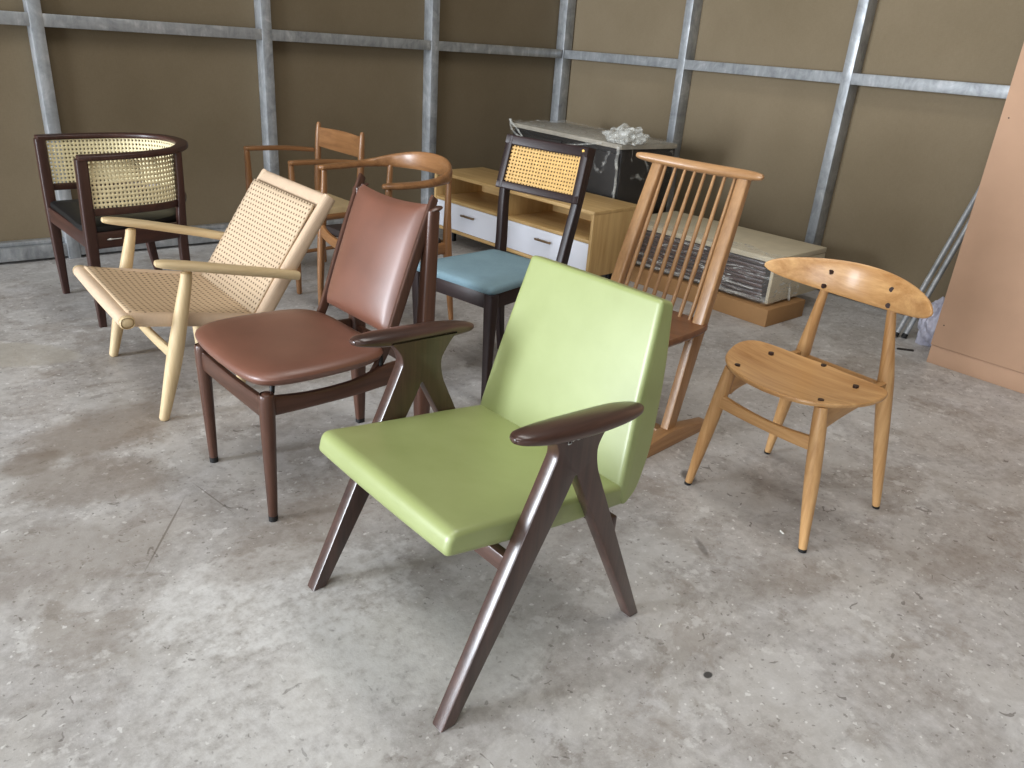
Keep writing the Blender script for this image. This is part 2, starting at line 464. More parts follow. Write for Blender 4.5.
def trim(mb, mat='steel'):
    tn[0] += 1
    return struct(mb.build('trim_%d' % tn[0], mat))
SW, SD = .062, .10
for k in range(10):
    x = DR - k * SP
    if k == 0: trim(MB().box((DR + .045, DL + .045, HC / 2), (.09, .09, HC), .004))
    elif x > XW: trim(MB().box((x, DL + SD / 2, HC / 2), (SW, SD, HC), .004))
for k in range(1, 7):
    y = DL - k * SP
    if y > YW: trim(MB().box((DR + SD / 2, y + .03, HC / 2), (SD, SW, HC), .004))
for z in (1.231, 2.46):
    trim(MB().box(((XW + DR) / 2, DL + .03 + .003, z), (DR - XW - .02, .06, .062), .003))
    trim(MB().box((DR + .03 + .003, (YW + DL) / 2, z), (.06, DL - YW - .02, .062), .003))
trim(MB().box(((XW + DR) / 2, DL + .052, .05), (DR - XW - .02, .09, .07), .004).box(((XW + DR) / 2, DL + .075, .097), (DR - XW - .02, .05, .022), .003))
trim(MB().box((DR + .052, (YW + DL) / 2, .05), (.09, DL - YW - .02, .07), .004))

# ------------------------------------------------------------------ green armchair
def green_chair():
    t = thing('armchair', 'green vinyl armchair with dark walnut A-frame legs and paddle armrests, nearest to the camera', 'chair', (.980, 1.219, 0), -88.5)
    leg = [(-.304, 0), (-.070, .500), (-.042, .562), (-.050, .590), (-.078, .622), (.120, .617), (.092, .586), (.070, .550), (.078, .500), (.309, 0), (.278, 0), (.040, .455), (.014, .503), (-.010, .455), (-.268, 0)]
    poly = rp(leg, [0, .02, .03, .03, .002, .002, .03, .04, .02, 0, 0, .008, .006, .008, 0], 4)
    for s in (-1, 1):
        fr = MB().prism(poly, s * .272 - .0175, s * .272 + .0175, 'yz', .004).build('side_frame', 'walnut_z', t)
        arm = [(s * .284, -.166, .6335, .010, .006), (s * .286, -.146, .6325, .024, .012), (s * .289, -.08, .626, .034, .0185), (s * .291, .02, .619, .036, .021), (s * .291, .11, .615, .033, .019), (s * .289, .168, .611, .023, .013), (s * .287, .192, .609, .010, .007)]
        a = MB().tube(arm, 5, 20, (0, 0, 1), 2.3).build('armrest', 'walnut_y', t)
        if s > 0:
            e = MB()
            e.tube([(.2910, -.022, .583, .0012), (.2910, -.022, .591, .0012), (.2910, -.013, .591, .0012), (.2910, -.013, .583, .0012), (.2910, -.022, .583, .0012)], 1, 6)
            e.tube([(.2910, -.010, .587, .0011), (.2910, .000, .589, .0011), (.2910, .006, .586, .0011), (.2910, .018, .589, .0011)], 3, 6)
            e.build('maker_mark', 'silver', t, 'small silver maker mark under the armrest')
    seat = rp([(-.282, .398), (-.270, .451), (-.10, .428), (.08, .408), (.222, .389), (.235, .335), (.0, .353)], [.016, .024, .2, .2, .02, .02, .1], 5)
    MB().cushion(seat, lambda y, z: .252 + .014 * (y + .27), .012, .003, 14).build('seat', 'green', t)
    back = rp([(.200, .372), (.250, .58), (.314, .803), (.358, .792), (.344, .62), (.306, .45), (.262, .362), (.215, .333)], [.02, .3, .012, .014, .2, .12, .06, .03], 6)
    MB().cushion(back, lambda y, z: (.262 - .047 * (z - .36) / .44), .010, .0015, 14).build('backrest', 'green', t)
    for y, z in ((-.125, .322), (.178, .306)):
        MB().box((0, y, z), (.545, .024, .042), .004).build('crossbar', 'walnut_x', t)
    return t
green_chair()

# ------------------------------------------------------------------ brown leather side chair
def brown_chair():
    t = thing('dining_chair', 'brown leather side chair with floating seat and tilted padded back, left of green armchair', 'chair', (.957, 2.032, 0), -87.3)
    for s in (-1, 1):
        fl = MB().tube([(s * .205, -.249, .0, .0125), (s * .207, -.249, .10, .0155), (s * .211, -.249, .30, .0205), (s * .213, -.249, .385, .0215), (s * .2135, -.249, .402, .017)], 4, 18, (0, 1, 0)).build('leg', 'teak_z', t)
        MB().tube([(s * .205, -.249, -.0, .013), (s * .2055, -.249, .018, .0135)], 1, 16, (0, 1, 0), ends='ff').build('foot_cap', 'rubber', fl, 'black rubber foot cap')
        rl = MB().tube([(s * .184, .280, 0, .012, .014), (s * .187, .279, .12, .017, .020), (s * .192, .277, .30, .022, .026), (s * .195, .284, .60, .021, .023), (s * .195, .293, .79, .018, .020), (s * .195, .296, .838, .016, .019)], 5, 16, (0, 1, 0), 4).build('leg', 'teak_z', t)
        MB().tube([(s * .195, .280, .832, .014, .006), (s * .196, .306, .838, .015, .0085), (s * .197, .327, .843, .009, .004)], 4, 12).build('horn_tip', 'teak_y', rl)
        MB().tube([(s * .184, .280, 0, .0125, .0145), (s * .1842, .280, .016, .013, .015)], 1, 14, (0, 1, 0), 4, 'ff').build('foot_cap', 'rubber', rl, 'black rubber foot cap')
        MB().tube([(s * .213, -.235, .362, .011, .029), (s * .211, -.12, .352, .011, .023), (s * .207, .02, .350, .011, .024), (s * .202, .14, .362, .011, .034), (s * .197, .27, .360, .011, .036)], 5, 14, (0, 0, 1), 4, 'ff').build('side_rail', 'teak_y', t)
        st = MB().tube([(s * .189, .092, .36, .007, .013), (s * .189, .148, .456, .008, .015), (s * .191, .224, .66, .008, .016), (s * .192, .297, .854, .007, .013), (s * .1925, .301, .862, .006, .010)], 5, 14, (0, -1, .3), 5).build('back_stile', 'teak_z', t)
        for y, z in ((-.228, .384), (.115, .392)):
            MB().tube([(s * .200, y, z, .006), (s * .195, y + .005, z + .016, .007), (s * .188, y + .008, z + .034, .008)], 3, 10, (0, 1, 0)).build('seat_bracket', 'blackmetal', t, 'black seat bracket')
    MB().tube([(-.205, -.249, .352, .010, .032), (0, -.249, .348, .010, .029), (.205, -.249, .352, .010, .032)], 6, 14, (0, 0, 1), 4, 'ff').build('front_rail', 'teak_x', t)
    MB().tube([(-.195, .275, .352, .010, .022), (.195, .275, .352, .010, .022)], 1, 14, (0, 0, 1), 4, 'ff').build('rear_rail', 'teak_x', t)
    half = [(0, -.287), (.12, -.284), (.200, -.270), (.236, -.232), (.252, -.165), (.255, -.07), (.247, .03), (.222, .105), (.16, .142), (.07, .152)]
    o = cr(half + [(-x, y) for x, y in half[::-1][:]] [:-1] + [half[0]], 3)[:-1]
    MB().pad(o, [(.55, .398), (.80, .402), (.93, .412), (.985, .424), (1.0, .433), (.992, .440), (.965, .447), (.90, .453), (.75, .459), (.5, .462), (.2, .463)], lambda x, y: -.012 * y + .012 * (x / .25) ** 2 - .004).build('seat', 'leather', t)
    # back cushion in the plane of the stiles
    a, b = V(0, .150, .478), V(0, .286, .852); up = (b - a).normalized(); nrm = V(0, -up.z, up.y); H = (b - a).length
    xf = Matrix(((1, 0, 0, 0), (0, up.y, nrm.y, a.y), (0, up.z, nrm.z, a.z), (0, 0, 0, 1)))
    def face(bulge, base):
        def f(u, v):
            e = 1 - 2 * u; g = 1 - 2 * v
            k = (1 - abs(e) ** 2.6) * (1 - abs(g) ** 4); rim = (1 - abs(e) ** 26) * (1 - abs(g) ** 26)
            x = -.1805 * e * (1 - .03 * abs(g) ** 10); y = v * (H - .013 * (1 - e * e)) if v > 0 else 0
            return (x, y, -.006 + (base * rim + bulge * k))
        return f
    mb = MB().grid(face(.026, .014), 28, 30).grid(face(-.002, -.008), 28, 30)
    bmesh.ops.remove_doubles(mb.bm, verts=mb.bm.verts, dist=.0002)
    mb.build('backrest', 'leather', t, xf=xf, angle=70)
    return t
brown_chair()

# ------------------------------------------------------------------ paper cord lounge chair
def rope_chair():
    t = thing('lounge_chair', 'pale wood lounge chair with woven paper cord seat and reclined back, flat armrests', 'chair', (.924, 2.926, 0), -90.8)
    for s in (-1, 1):
        MB().tube([(s * .339, -.263, 0, .0165), (s * .340, -.244, .07, .020), (s * .341, -.205, .22, .0265), (s * .339, -.165, .38, .0235), (s * .336, -.138, .49, .0195), (s * .336, -.134, .520, .0185)], 5, 18, (0, 1, 0)).build('leg', 'ash_z', t)
        MB().tube([(s * .288, .068, .285, .019), (s * .256, .060, .14, .022), (s * .222, .052, .0, .016)], 5, 16, (0, 1, 0)).build('leg', 'ash_z', t)
        MB().tube([(s * .341, -.232, .560, .015, .009), (s * .342, -.20, .555, .027, .0135), (s * .340, -.10, .535, .033, .0155), (s * .328, .08, .495, .031, .0165), (s * .312, .22, .462, .025, .017), (s * .306, .268, .450, .022, .0165)], 5, 16, (0, 0, 1), 2.8, 'rf').build('armrest', 'ash_y', t)
        MB().tube([(s * .325, .258, .450, .011), (s * .278, .266, .452, .011)], 1, 12).build('arm_peg', 'ash_x', t)
        MB().tube([(s * .300, -.325, .372, .021, .024), (s * .298, -.1, .335, .021, .024), (s * .295, .14, .292, .021, .024)], 6, 14, (0, 0, 1), 2.6, 'ff').build('seat_rail', 'cord', t)
        MB().tube([(s * .288, .055, .195, .020, .028), (s * .286, .13, .300, .020, .028), (s * .284, .27, .51, .020, .028), (s * .283, .405, .705, .019, .025), (s * .283, .412, .716, .017, .022)], 6, 14, (0, -1, .7), 2.6).build('back_stile', 'cord', t)
    fb = MB().tube([(-.322, -.335, .373, .024, .022), (0, -.338, .375, .024, .023), (.322, -.335, .373, .024, .022)], 8, 16, (0, 0, 1), 2.4, 'ff').build('front_rail', 'cord', t)
    for s in (-1, 1):
        MB().tube([(s * .320, -.335, .373, .0245, .0225), (s * .338, -.335, .373, .0235, .0215), (s * .343, -.335, .373, .020, .018)], 3, 16, (0, 0, 1), 2.4).build('rail_end', 'ash_x', fb, 'bare wood end of the front rail')
    MB().tube([(-.285, .398, .697, .022, .036), (.285, .398, .697, .022, .036)], 10, 18, (0, .55, .83), 2.8, 'rr').build('top_rail', 'cord', t)
    MB().tube([(-.285, .075, .222, .018, .018), (.285, .075, .222, .018, .018)], 4, 12).build('bottom_rail', 'cord', t)
    ny = 14
    def seatf(u, v):
        x = (u - .5) * .60; y = -.325 + v * .475
        z = .397 - v * .088 - .020 * math.sin(math.pi * v) * (1 - (2 * u - 1) ** 2) - .006 * math.sin(math.pi * v)
        return (x, y, z)
    def weave_grid(f, name, mat, W, L):
        mb = MB().grid(f, 24, 20)
        for fc in mb.bm.faces:
            for l in fc.loops: u = l[mb.uv].uv; l[mb.uv].uv = (u[0] * W, u[1] * L)
        return mb.build(name, mat, t, solid=.008, keep=True)
    weave_grid(seatf, 'seat_weave', 'weave_seat', .60, .483)
    a, b = V(0, .085, .248), V(0, .398, .722); d = (b - a); n = V(0, -d.z, d.y).normalized()
    def backf(u, v):
        p = a + d * (v * .925) + n * (.0215 - .012 * math.sin(math.pi * v) * (1 - (2 * u - 1) ** 2))
        return ((u - .5) * .556, p.y, p.z)
    weave_grid(backf, 'back_weave', 'weave', .535, d.length)
    MB().tube([(-.335, -.203, .232, .012, .021), (0, -.200, .215, .012, .019), (.335, -.203, .232, .012, .021)], 6, 12, (0, 0, 1), 3, 'ff').build('front_stretcher', 'ash_x', t)
    return t
rope_chair()

# ------------------------------------------------------------------ oval-back oak chair
def oval_chair():
    t = thing('dining_chair', 'honey oak chair with curved oval backrest, half-moon seat and dark dowel plugs', 'chair', (2.066, 1.052, 0), -92.0)
    for s in (-1, 1):
        fl = MB().tube([(s * .217, -.162, 0, .0115), (s * .207, -.159, .07, .0150), (s * .186, -.152, .22, .0215), (s * .165, -.145, .36, .0215), (s * .154, -.141, .436, .0190)], 5, 18, (0, 1, 0), ends='rf').build('leg', 'honey_z', t)
        MB().tube([(s * .217, -.162, 0, .0120), (s * .2158, -.1616, .010, .0125)], 1, 14, (0, 1, 0), ends='ff').build('foot_cap', 'rubber', fl, 'black foot cap')
        rl = MB().tube([(s * .209, .263, 0, .0110), (s * .1985, .257, .07, .0150), (s * .172, .242, .24, .0215), (s * .146, .227, .41, .0240), (s * .138, .223, .465, .0215), (s * .122, .214, .57, .0160), (s * .104, .206, .69, .0115)], 5, 18, (0, 1, 0)).build('leg', 'honey_z', t)
        MB().tube([(s * .209, .263, 0, .0110), (s * .2082, .2605, .010, .0115)], 1, 14, (0, 1, 0), ends='ff').build('foot_cap', 'rubber', rl, 'black foot cap')
        rail = rp([(-.135, .436), (.215, .432), (.217, .394), (.06, .385), (-.03, .375), (-.10, .362), (-.135, .345)], [.004, .004, .01, .1, .06, .02, .01], 4)
        m = Matrix.Translation((s * .151, 0, 0)) @ Matrix.Rotation(R(s * 1.2), 4, 'Z')
        MB().prism(rail, -.010, .010, 'yz', .004).build('side_rail', 'honey_y', t, xf=m)
    MB().tube([(-.180, -.152, .328, .0085, .0225), (-.09, -.153, .320, .0085, .0185), (0, -.153, .317, .0085, .0165), (.09, -.153, .320, .0085, .0185), (.180, -.152, .328, .0085, .0225)], 4, 16, (0, 0, 1), 6, 'ff').build('front_stretcher', 'honey_x', t)
    MB().prism([(-.142, .42), (.142, .42), (.150, .370), (.08, .360), (-.08, .360), (-.150, .370)], .220, .236, 'xz', .004).build('rear_rail', 'honey_x', t)
    half = [(0, -.200), (.07, -.193), (.14, -.170), (.20, -.115), (.236, -.035), (.242, .025), (.222, .070), (.16, .094), (.07, .103), (.018, .110)]
    o = cr(half + [(-x, y) for x, y in half[:0:-1]] + [half[0]], 4)[:-1]
    dish = lambda x, y: .013 * (x / .24) ** 2 + .010 * max(0, (y + .05) / .16) - .004
    MB().pad(o, [(.90, .432), (.985, .437), (1.0, .443), (1.0, .447), (.99, .4505), (.96, .4505), (.8, .447), (.5, .444), (.2, .443)], dish).build('seat', 'honey_x', t)
    for x, y in ((.145, -.136), (-.138, -.136), (.148, .036), (-.141, .036), (.004, .100)):
        MB().tube([(x, y, .440 + dish(x, y), .0085), (x, y, .4525 + dish(x, y), .0085)], 1, 14, (0, 1, 0), ends='ff').build('dowel_plug', 'plug', t, 'dark dowel plug in the seat')
    pts = []
    for k in range(41):
        x = .266 * math.sin((k / 40 - .5) * math.pi * .985); q = (x / .266) ** 2
        e = math.sqrt(max(0, 1 - abs(x / .266) ** 12))
        pts.append((x + .005, .214 - .132 * (x / .27) ** 2, .700 + .006 * q, .0095 * max(.45, e), .055 * (1 - .60 * q) * max(.30, e)))
    MB().tube(pts, 1, 24, (0, .2, 1), 3.0).build('backrest', 'honey_x', t)
    for s in (-1, 1):
        for x, z in ((.097, .713), (.104, .668)):
            x2 = s * x + .005; y = .214 - .132 * (x / .27) ** 2 + (z - .70) * .2
            MB().tube([(x2, y - .004, z, .0075), (x2 + .002 * s, y - .0135, z, .0075)], 1, 14, (0, 0, 1), ends='ff').build('dowel_plug', 'plug', t, 'dark dowel plug in the backrest')
    return t
oval_chair()

# ------------------------------------------------------------------ spindle-back cantilever chair
def spindle_chair():
    t = thing('dining_chair', 'tall spindle-back wooden chair on sled feet, behind the right side of the green armchair', 'chair', (2.015, 1.709, 0), -84.9)
    top, bot = V(0, .306, .914), V(0, .125, .437)
    for s in (-1, 1):
        MB().tube([(s * .196, .148, .418, .024, .019), (s * .191, .198, .585, .024, .018), (s * .184, .258, .765, .023, .017), (s * .178, .310, .922, .022, .015)], 4, 16, (0, 1, -.38), 6, 'ff').build('back_stile', 'cherry_z', t)
        leg = MB().prism([(.165, .425), (.098, .425), (.016, .045), (.066, .045)], s * .202 - .016, s * .202 + .016, 'yz', .003).build('leg', 'cherry_z', t)
        MB().prism(rp([(-.33, 0), (-.33, .022), (-.03, .060), (.02, .064), (.095, .060), (.285, .026), (.285, 0)], [0, .01, .1, .02, .1, .01, 0], 4), s * .212 - .024, s * .212 + .024, 'yz', .003).build('sled_foot', 'cherry_y', t)
    for i in range(8):
        f = (i - 3.5) / 3.5
        MB().tube([(f * .152, .152, .432, .0070), (f * .151, .194, .56, .0085), (f * .147, .252, .74, .0078), (f * .144, .308 + .006 * (1 - f * f), .922, .0055)], 4, 10, (0, 1, 0), ends='ff').build('spindle', 'cherry_z', t)
    cp = []
    for x, a, b in ((-.262, .005, .006), (-.245, .012, .012), (-.18, .019, .0165), (0, .021, .0185), (.18, .019, .0165), (.245, .012, .012), (.262, .005, .006)):
        cp.append((x, .318 - .038 * (x / .25) ** 2, .930 + .010 * (x / .25) ** 2, a, b))
    MB().tube(cp, 5, 16, (0, .35, 1), 3).build('crest_rail', 'cherry_x', t)
    half = [(0, -.250), (.12, -.248), (.20, -.232), (.238, -.18), (.246, -.06), (.242, .07), (.230, .150), (.19, .178), (.09, .182)]
    o = cr(half + [(-x, y) for x, y in half[:0:-1]] + [half[0]], 3)[:-1]
    MB().pad(o, [(.86, .405), (.96, .411), (1.0, .422), (1.0, .434), (.985, .440), (.9, .437), (.6, .431), (.2, .430)]).build('seat', 'darkseat', t)
    MB().box((0, .11, .392), (.40, .05, .03), .004).build('seat_bearer', 'cherry_x', t)
    MB().box((0, .035, .040), (.40, .045, .024), .004).build('sled_stretcher', 'cherry_x', t)
    return t
spindle_chair()

# ------------------------------------------------------------------ blue seat, cane back chair
def blue_chair():
    t = thing('dining_chair', 'dark wenge chair with blue-grey fabric seat and golden cane back panel', 'chair', (1.883, 2.339, 0), -80.5)
    for s in (-1, 1):
        MB().tube([(s * .190, -.205, 0, .0125, .0125), (s * .193, -.207, .2, .0165, .0165), (s * .196, -.210, .385, .021, .021), (s * .197, -.211, .445, .021, .021)], 4, 16, (0, 1, 0), 6, 'ff').build('leg', 'wenge_z', t)
        MB().tube([(s * .158, .275, 0, .0125, .0135), (s * .160, .250, .22, .0165, .020), (s * .163, .236, .42, .018, .024), (s * .170, .246, .52, .018, .0225), (s * .192, .274, .735, .0175, .019), (s * .196, .322, .935, .0165, .016)], 5, 16, (0, 1, 0), 6, 'ff').build('leg', 'wenge_z', t)
        MB().box((s * .178, .012, .415), (.022, .42, .058), .003, Matrix.Rotation(R(s * 4.0), 3, 'Z')).build('side_rail', 'wenge_y', t)
    MB().box((0, -.211, .415), (.38, .022, .058), .003).build('front_rail', 'wenge_x', t)
    MB().box((0, .236, .415), (.32, .022, .058), .003).build('rear_rail', 'wenge_x', t)
    o = rp([(-.214, -.230), (.214, -.230), (.182, .212), (.135, .215), (-.135, .215), (-.182, .212)], [.03, .03, .02, .02, .02, .02], 5)
    MB().pad(o, [(.94, .442), (.985, .445), (1.0, .453), (1.0, .462), (.985, .470), (.95, .475), (.8, .480), (.5, .484), (.2, .485)]).build('seat', 'fabric', t)
    a, b = V(0, .262, .728), V(0, .313, .932); d = b - a; n = V(0, -d.z, d.y).normalized()
    W = .226
    def surf(x, v, off=0):
        p = a + d * v + n * (off + .020 - .024 * (1 - (x / W) ** 2)); return V(x, p.y, p.z)
    def bar(p0, p1, ra, rb):
        pts = []
        for k in range(9):
            q = k / 8; x = p0[0] + (p1[0] - p0[0]) * q; v = p0[1] + (p1[1] - p0[1]) * q; c = surf(x, v); pts.append((*c, ra, rb))
        return pts
    MB().tube(bar((-W + .014, .93), (W - .014, .93), .011, .020), 1, 14, (0, d.y, d.z), 6, 'ff').build('top_rail', 'wenge_x', t)
    MB().tube(bar((-W + .012, .055), (W - .012, .055), .011, .016), 1, 14, (0, d.y, d.z), 6, 'ff').build('lower_rail', 'wenge_x', t)
    for s in (-1, 1):
        MB().tube(bar((s * (W - .026), .0), (s * (W - .032), 1.0), .017, .011), 1, 14, (0, -1, 0), 6, 'ff').build('panel_stile', 'wenge_z', t)
    MB().caned(lambda u, v: surf((u - .5) * 2 * (W - .038 - .006 * v), .10 + .76 * v, .002), 24, 11, .25).build('cane_panel', 'cane_gold', t, solid=.0025, angle=80)
    c = surf(.186, .955, .0); MB().tube([(c.x, c.y - .006, c.z, .006), (c.x, c.y - .0135, c.z, .006)], 1, 12, ends='ff').build('brass_plug', 'brass', t, 'small brass plug at the top corner')
    return t
blue_chair()

# ------------------------------------------------------------------ round-back armchair
def round_chair():
    t = thing('armchair', 'oiled teak armchair with one sweeping curved arm rail, behind brown leather chair', 'chair', (1.906, 3.179, 0), -86.9)
    for s in (-1, 1):
        MB().tube([(s * .285, -.205, 0, .012), (s * .280, -.200, .2, .0175), (s * .274, -.188, .42, .0205), (s * .270, -.176, .58, .016), (s * .268, -.172, .685, .0135)], 5, 16, (0, 1, 0)).build('leg', 'oldteak_z', t)
        MB().tube([(s * .222, .235, 0, .012), (s * .232, .205, .2, .0175), (s * .240, .180, .40, .0215), (s * .240, .176, .56, .016), (s * .236, .182, .70, .013)], 5, 16, (0, 1, 0)).build('leg', 'oldteak_z', t)
        MB().tube([(s * .268, -.185, .385, .010, .028), (s * .255, 0, .372, .010, .024), (s * .236, .17, .382, .010, .028)], 5, 12, (0, 0, 1), 4, 'ff').build('side_rail', 'oldteak_y', t)
    MB().tube([(-.268, -.192, .395, .011, .030), (-.18, -.198, .368, .011, .025), (0, -.2, .352, .011, .024), (.18, -.198, .368, .011, .025), (.268, -.192, .395, .011, .030)], 5, 12, (0, 0, 1), 4, 'ff').build('front_rail', 'oldteak_x', t)
    MB().tube([(-.235, .178, .375, .011, .034), (.235, .178, .375, .011, .034)], 1, 12, (0, 0, 1), 4, 'ff').build('rear_rail', 'oldteak_x', t)
    h = [(.262, -.200, .693, .010, .008), (.265, -.186, .693, .022, .0115), (.274, -.120, .692, .031, .0135), (.286, 0, .694, .026, .0155), (.276, .095, .701, .017, .020), (.225, .192, .714, .0125, .032), (.12, .252, .726, .0115, .043), (0, .270, .730, .0115, .046)]
    pts = h + [(-x, y, z, a, b) for x, y, z, a, b in h[-2::-1]]
    MB().tube(pts, 5, 18, (0, 0, 1), 2.6).build('arm_rail', 'oldteak_x', t)
    o = rp([(-.262, -.190), (.262, -.190), (.228, .165), (-.228, .165)], .03, 4)
    MB().pad(o, [(.95, .385), (1, .395), (1, .412), (.98, .421), (.9, .424), (.5, .420), (.2, .418)]).build('seat', 'darkpad', t)
    return t
round_chair()

# ------------------------------------------------------------------ slat-back armchair at the wall
def ladder_chair():
    t = thing('armchair', 'slat-back teak armchair with straight arms and pale cord seat, in back row by wall', 'chair', (1.880, 3.968, 0), -88)
    for s in (-1, 1):
        MB().tube([(s * .268, -.205, 0, .013), (s * .264, -.207, .25, .0185), (s * .258, -.210, .45, .0195), (s * .255, -.212, .60, .016), (s * .254, -.213, .665, .014)], 5, 14, (0, 1, 0)).build('leg', 'oldteak_z', t)
        MB().tube([(s * .222, .215, 0, .013), (s * .227, .200, .25, .0185), (s * .230, .190, .45, .0195), (s * .232, .200, .68, .0175), (s * .232, .207, .78, .014), (s * .232, .209, .808, .008)], 5, 14, (0, 1, 0)).build('leg', 'oldteak_z', t)
        MB().tube([(s * .256, -.226, .672, .014, .010), (s * .256, -.19, .672, .021, .0125), (s * .254, 0, .669, .021, .013), (s * .244, .18, .655, .015, .0125)], 5, 14, (0, 0, 1), 2.8).build('armrest', 'oldteak_y', t)
        for z in (.22, .385):
            MB().tube([(s * .262, -.205, z, .010, .016 if z > .3 else .010), (s * .229, .19, z, .010, .016 if z > .3 else .010)], 3, 10, ends='ff').build('side_rail', 'oldteak_y', t)
    for y, z in ((-.208, .385), (.195, .385)):
        MB().tube([(-.255, y, z, .010, .017), (.255, y, z, .010, .017)], 2, 10, ends='ff').build('seat_rail', 'oldteak_x', t)
    MB().tube([(-.228, .205, .728, .008, .052), (-.1, .226, .726, .008, .056), (0, .231, .726, .008, .057), (.1, .226, .726, .008, .056), (.228, .205, .728, .008, .052)], 4, 16, (0, .08, 1), 5).build('back_slat', 'oldteak_x', t)
    o = rp([(-.262, -.225), (.262, -.225), (.230, .19), (-.230, .19)], .02, 4)
    MB().pad(o, [(.95, .375), (1, .39), (1, .422), (.985, .432), (.9, .434), (.5, .426), (.2, .424)]).build('seat', 'cordseat', t)
    return t
ladder_chair()

# ------------------------------------------------------------------ cane barrel armchair
def cane_chair():
    t = thing('armchair', 'dark mahogany barrel armchair with wraparound cane back and black leather seat, far left', 'chair', (.932, 3.941, 0), -87.2)
    h = [(.318, -.238, .740), (.323, -.18, .741), (.322, -.06, .743), (.300, .08, .746), (.240, .190, .750), (.13, .262, .754), (0, .285, .755)]
    full = h + [(-x, y, z) for x, y, z in h[-2::-1]]
    MB().tube([(x, y, z, .027 if i not in (0, 12) else .022, .0125) for i, (x, y, z) in enumerate(full)], 6, 14, (0, 0, 1), 4).build('arm_rail', 'mahogany_x', t)
    inner = cr([(x * .965, y * .95 + (-.008 if abs(x) > .3 else 0), z) for x, y, z in full], 8)
    MB().tube([(x, y, .515, .011, .016) for x, y, z in inner[2:-2:4]], 4, 12, (0, 0, 1), 5).build('lower_rail', 'mahogany_x', t)
    L = [0]
    for i in range(1, len(inner)): L.append(L[-1] + (V(inner[i][:2]) - V(inner[i - 1][:2])).length)
    def at(u):
        s = .035 + u * (L[-1] - .07)
        for i in range(1, len(L)):
            if L[i] >= s - 1e-9:
                k = (s - L[i - 1]) / (L[i] - L[i - 1]); a, b = inner[i - 1], inner[i]
                return a[0] + (b[0] - a[0]) * k, a[1] + (b[1] - a[1]) * k, a[2] + (b[2] - a[2]) * k
        return inner[-1]
    def f(u, v):
        x, y, z = at(u); return (x, y, .525 + v * (z - .012 - .525))
    MB().caned(f, 78, 11, .27).build('cane_back', 'cane', t, solid=.003, angle=80)
    for s in (-1, 1):
        MB().tube([(s * .284, -.226, 0, .014, .015), (s * .294, -.227, .22, .020, .021), (s * .303, -.226, .42, .023, .024), (s * .312, -.224, .62, .022, .023), (s * .316, -.222, .735, .022, .023)], 4, 16, (0, 1, 0), 6, 'ff').build('leg', 'mahogany_z', t)
        MB().tube([(s * .218, .222, 0, .013, .015), (s * .232, .188, .18, .017, .020), (s * .246, .180, .40, .020, .020), (s * .254, .188, .58, .018, .016), (s * .256, .190, .742, .018, .016)], 5, 16, (0, 1, 0), 5, 'ff').build('leg', 'mahogany_z', t)
        sr = MB().tube([(s * .303, -.225, .392, .012, .036), (s * .285, -.02, .392, .012, .036), (s * .262, .09, .392, .012, .036), (s * .240, .185, .392, .012, .036)], 5, 14, (0, 0, 1), 6, 'ff').build('side_rail', 'mahogany_y', t)
        if s > 0:
            e = MB(); e.tube([(.318, -.165, .396, .0022), (.316, -.150, .397, .0045), (.315, -.140, .396, .0022), (.313, -.105, .396, .0018)], 2, 8)
            e.build('maker_mark', 'silver', sr, 'small silver maker mark on the seat rail')
    MB().tube([(-.30, -.232, .392, .012, .036), (.30, -.232, .392, .012, .036)], 1, 14, (0, 0, 1), 6, 'ff').build('front_rail', 'mahogany_x', t)
    MB().tube([(-.238, .192, .392, .012, .036), (0, .250, .392, .012, .036), (.238, .192, .392, .012, .036)], 4, 14, (0, 0, 1), 6, 'ff').build('rear_rail', 'mahogany_x', t)
    o = cr([(-.285, -.232), (0, -.238), (.285, -.232), (.282, -.05), (.245, .10), (.165, .205), (0, .235), (-.165, .205), (-.245, .10), (-.282, -.05), (-.285, -.232)], 4)[:-1]
    MB().pad(o, [(.95, .41), (.99, .425), (1, .437), (.985, .450), (.93, .459), (.6, .466), (.2, .467)]).build('seat', 'blackleather', t)
    return t
cane_chair()

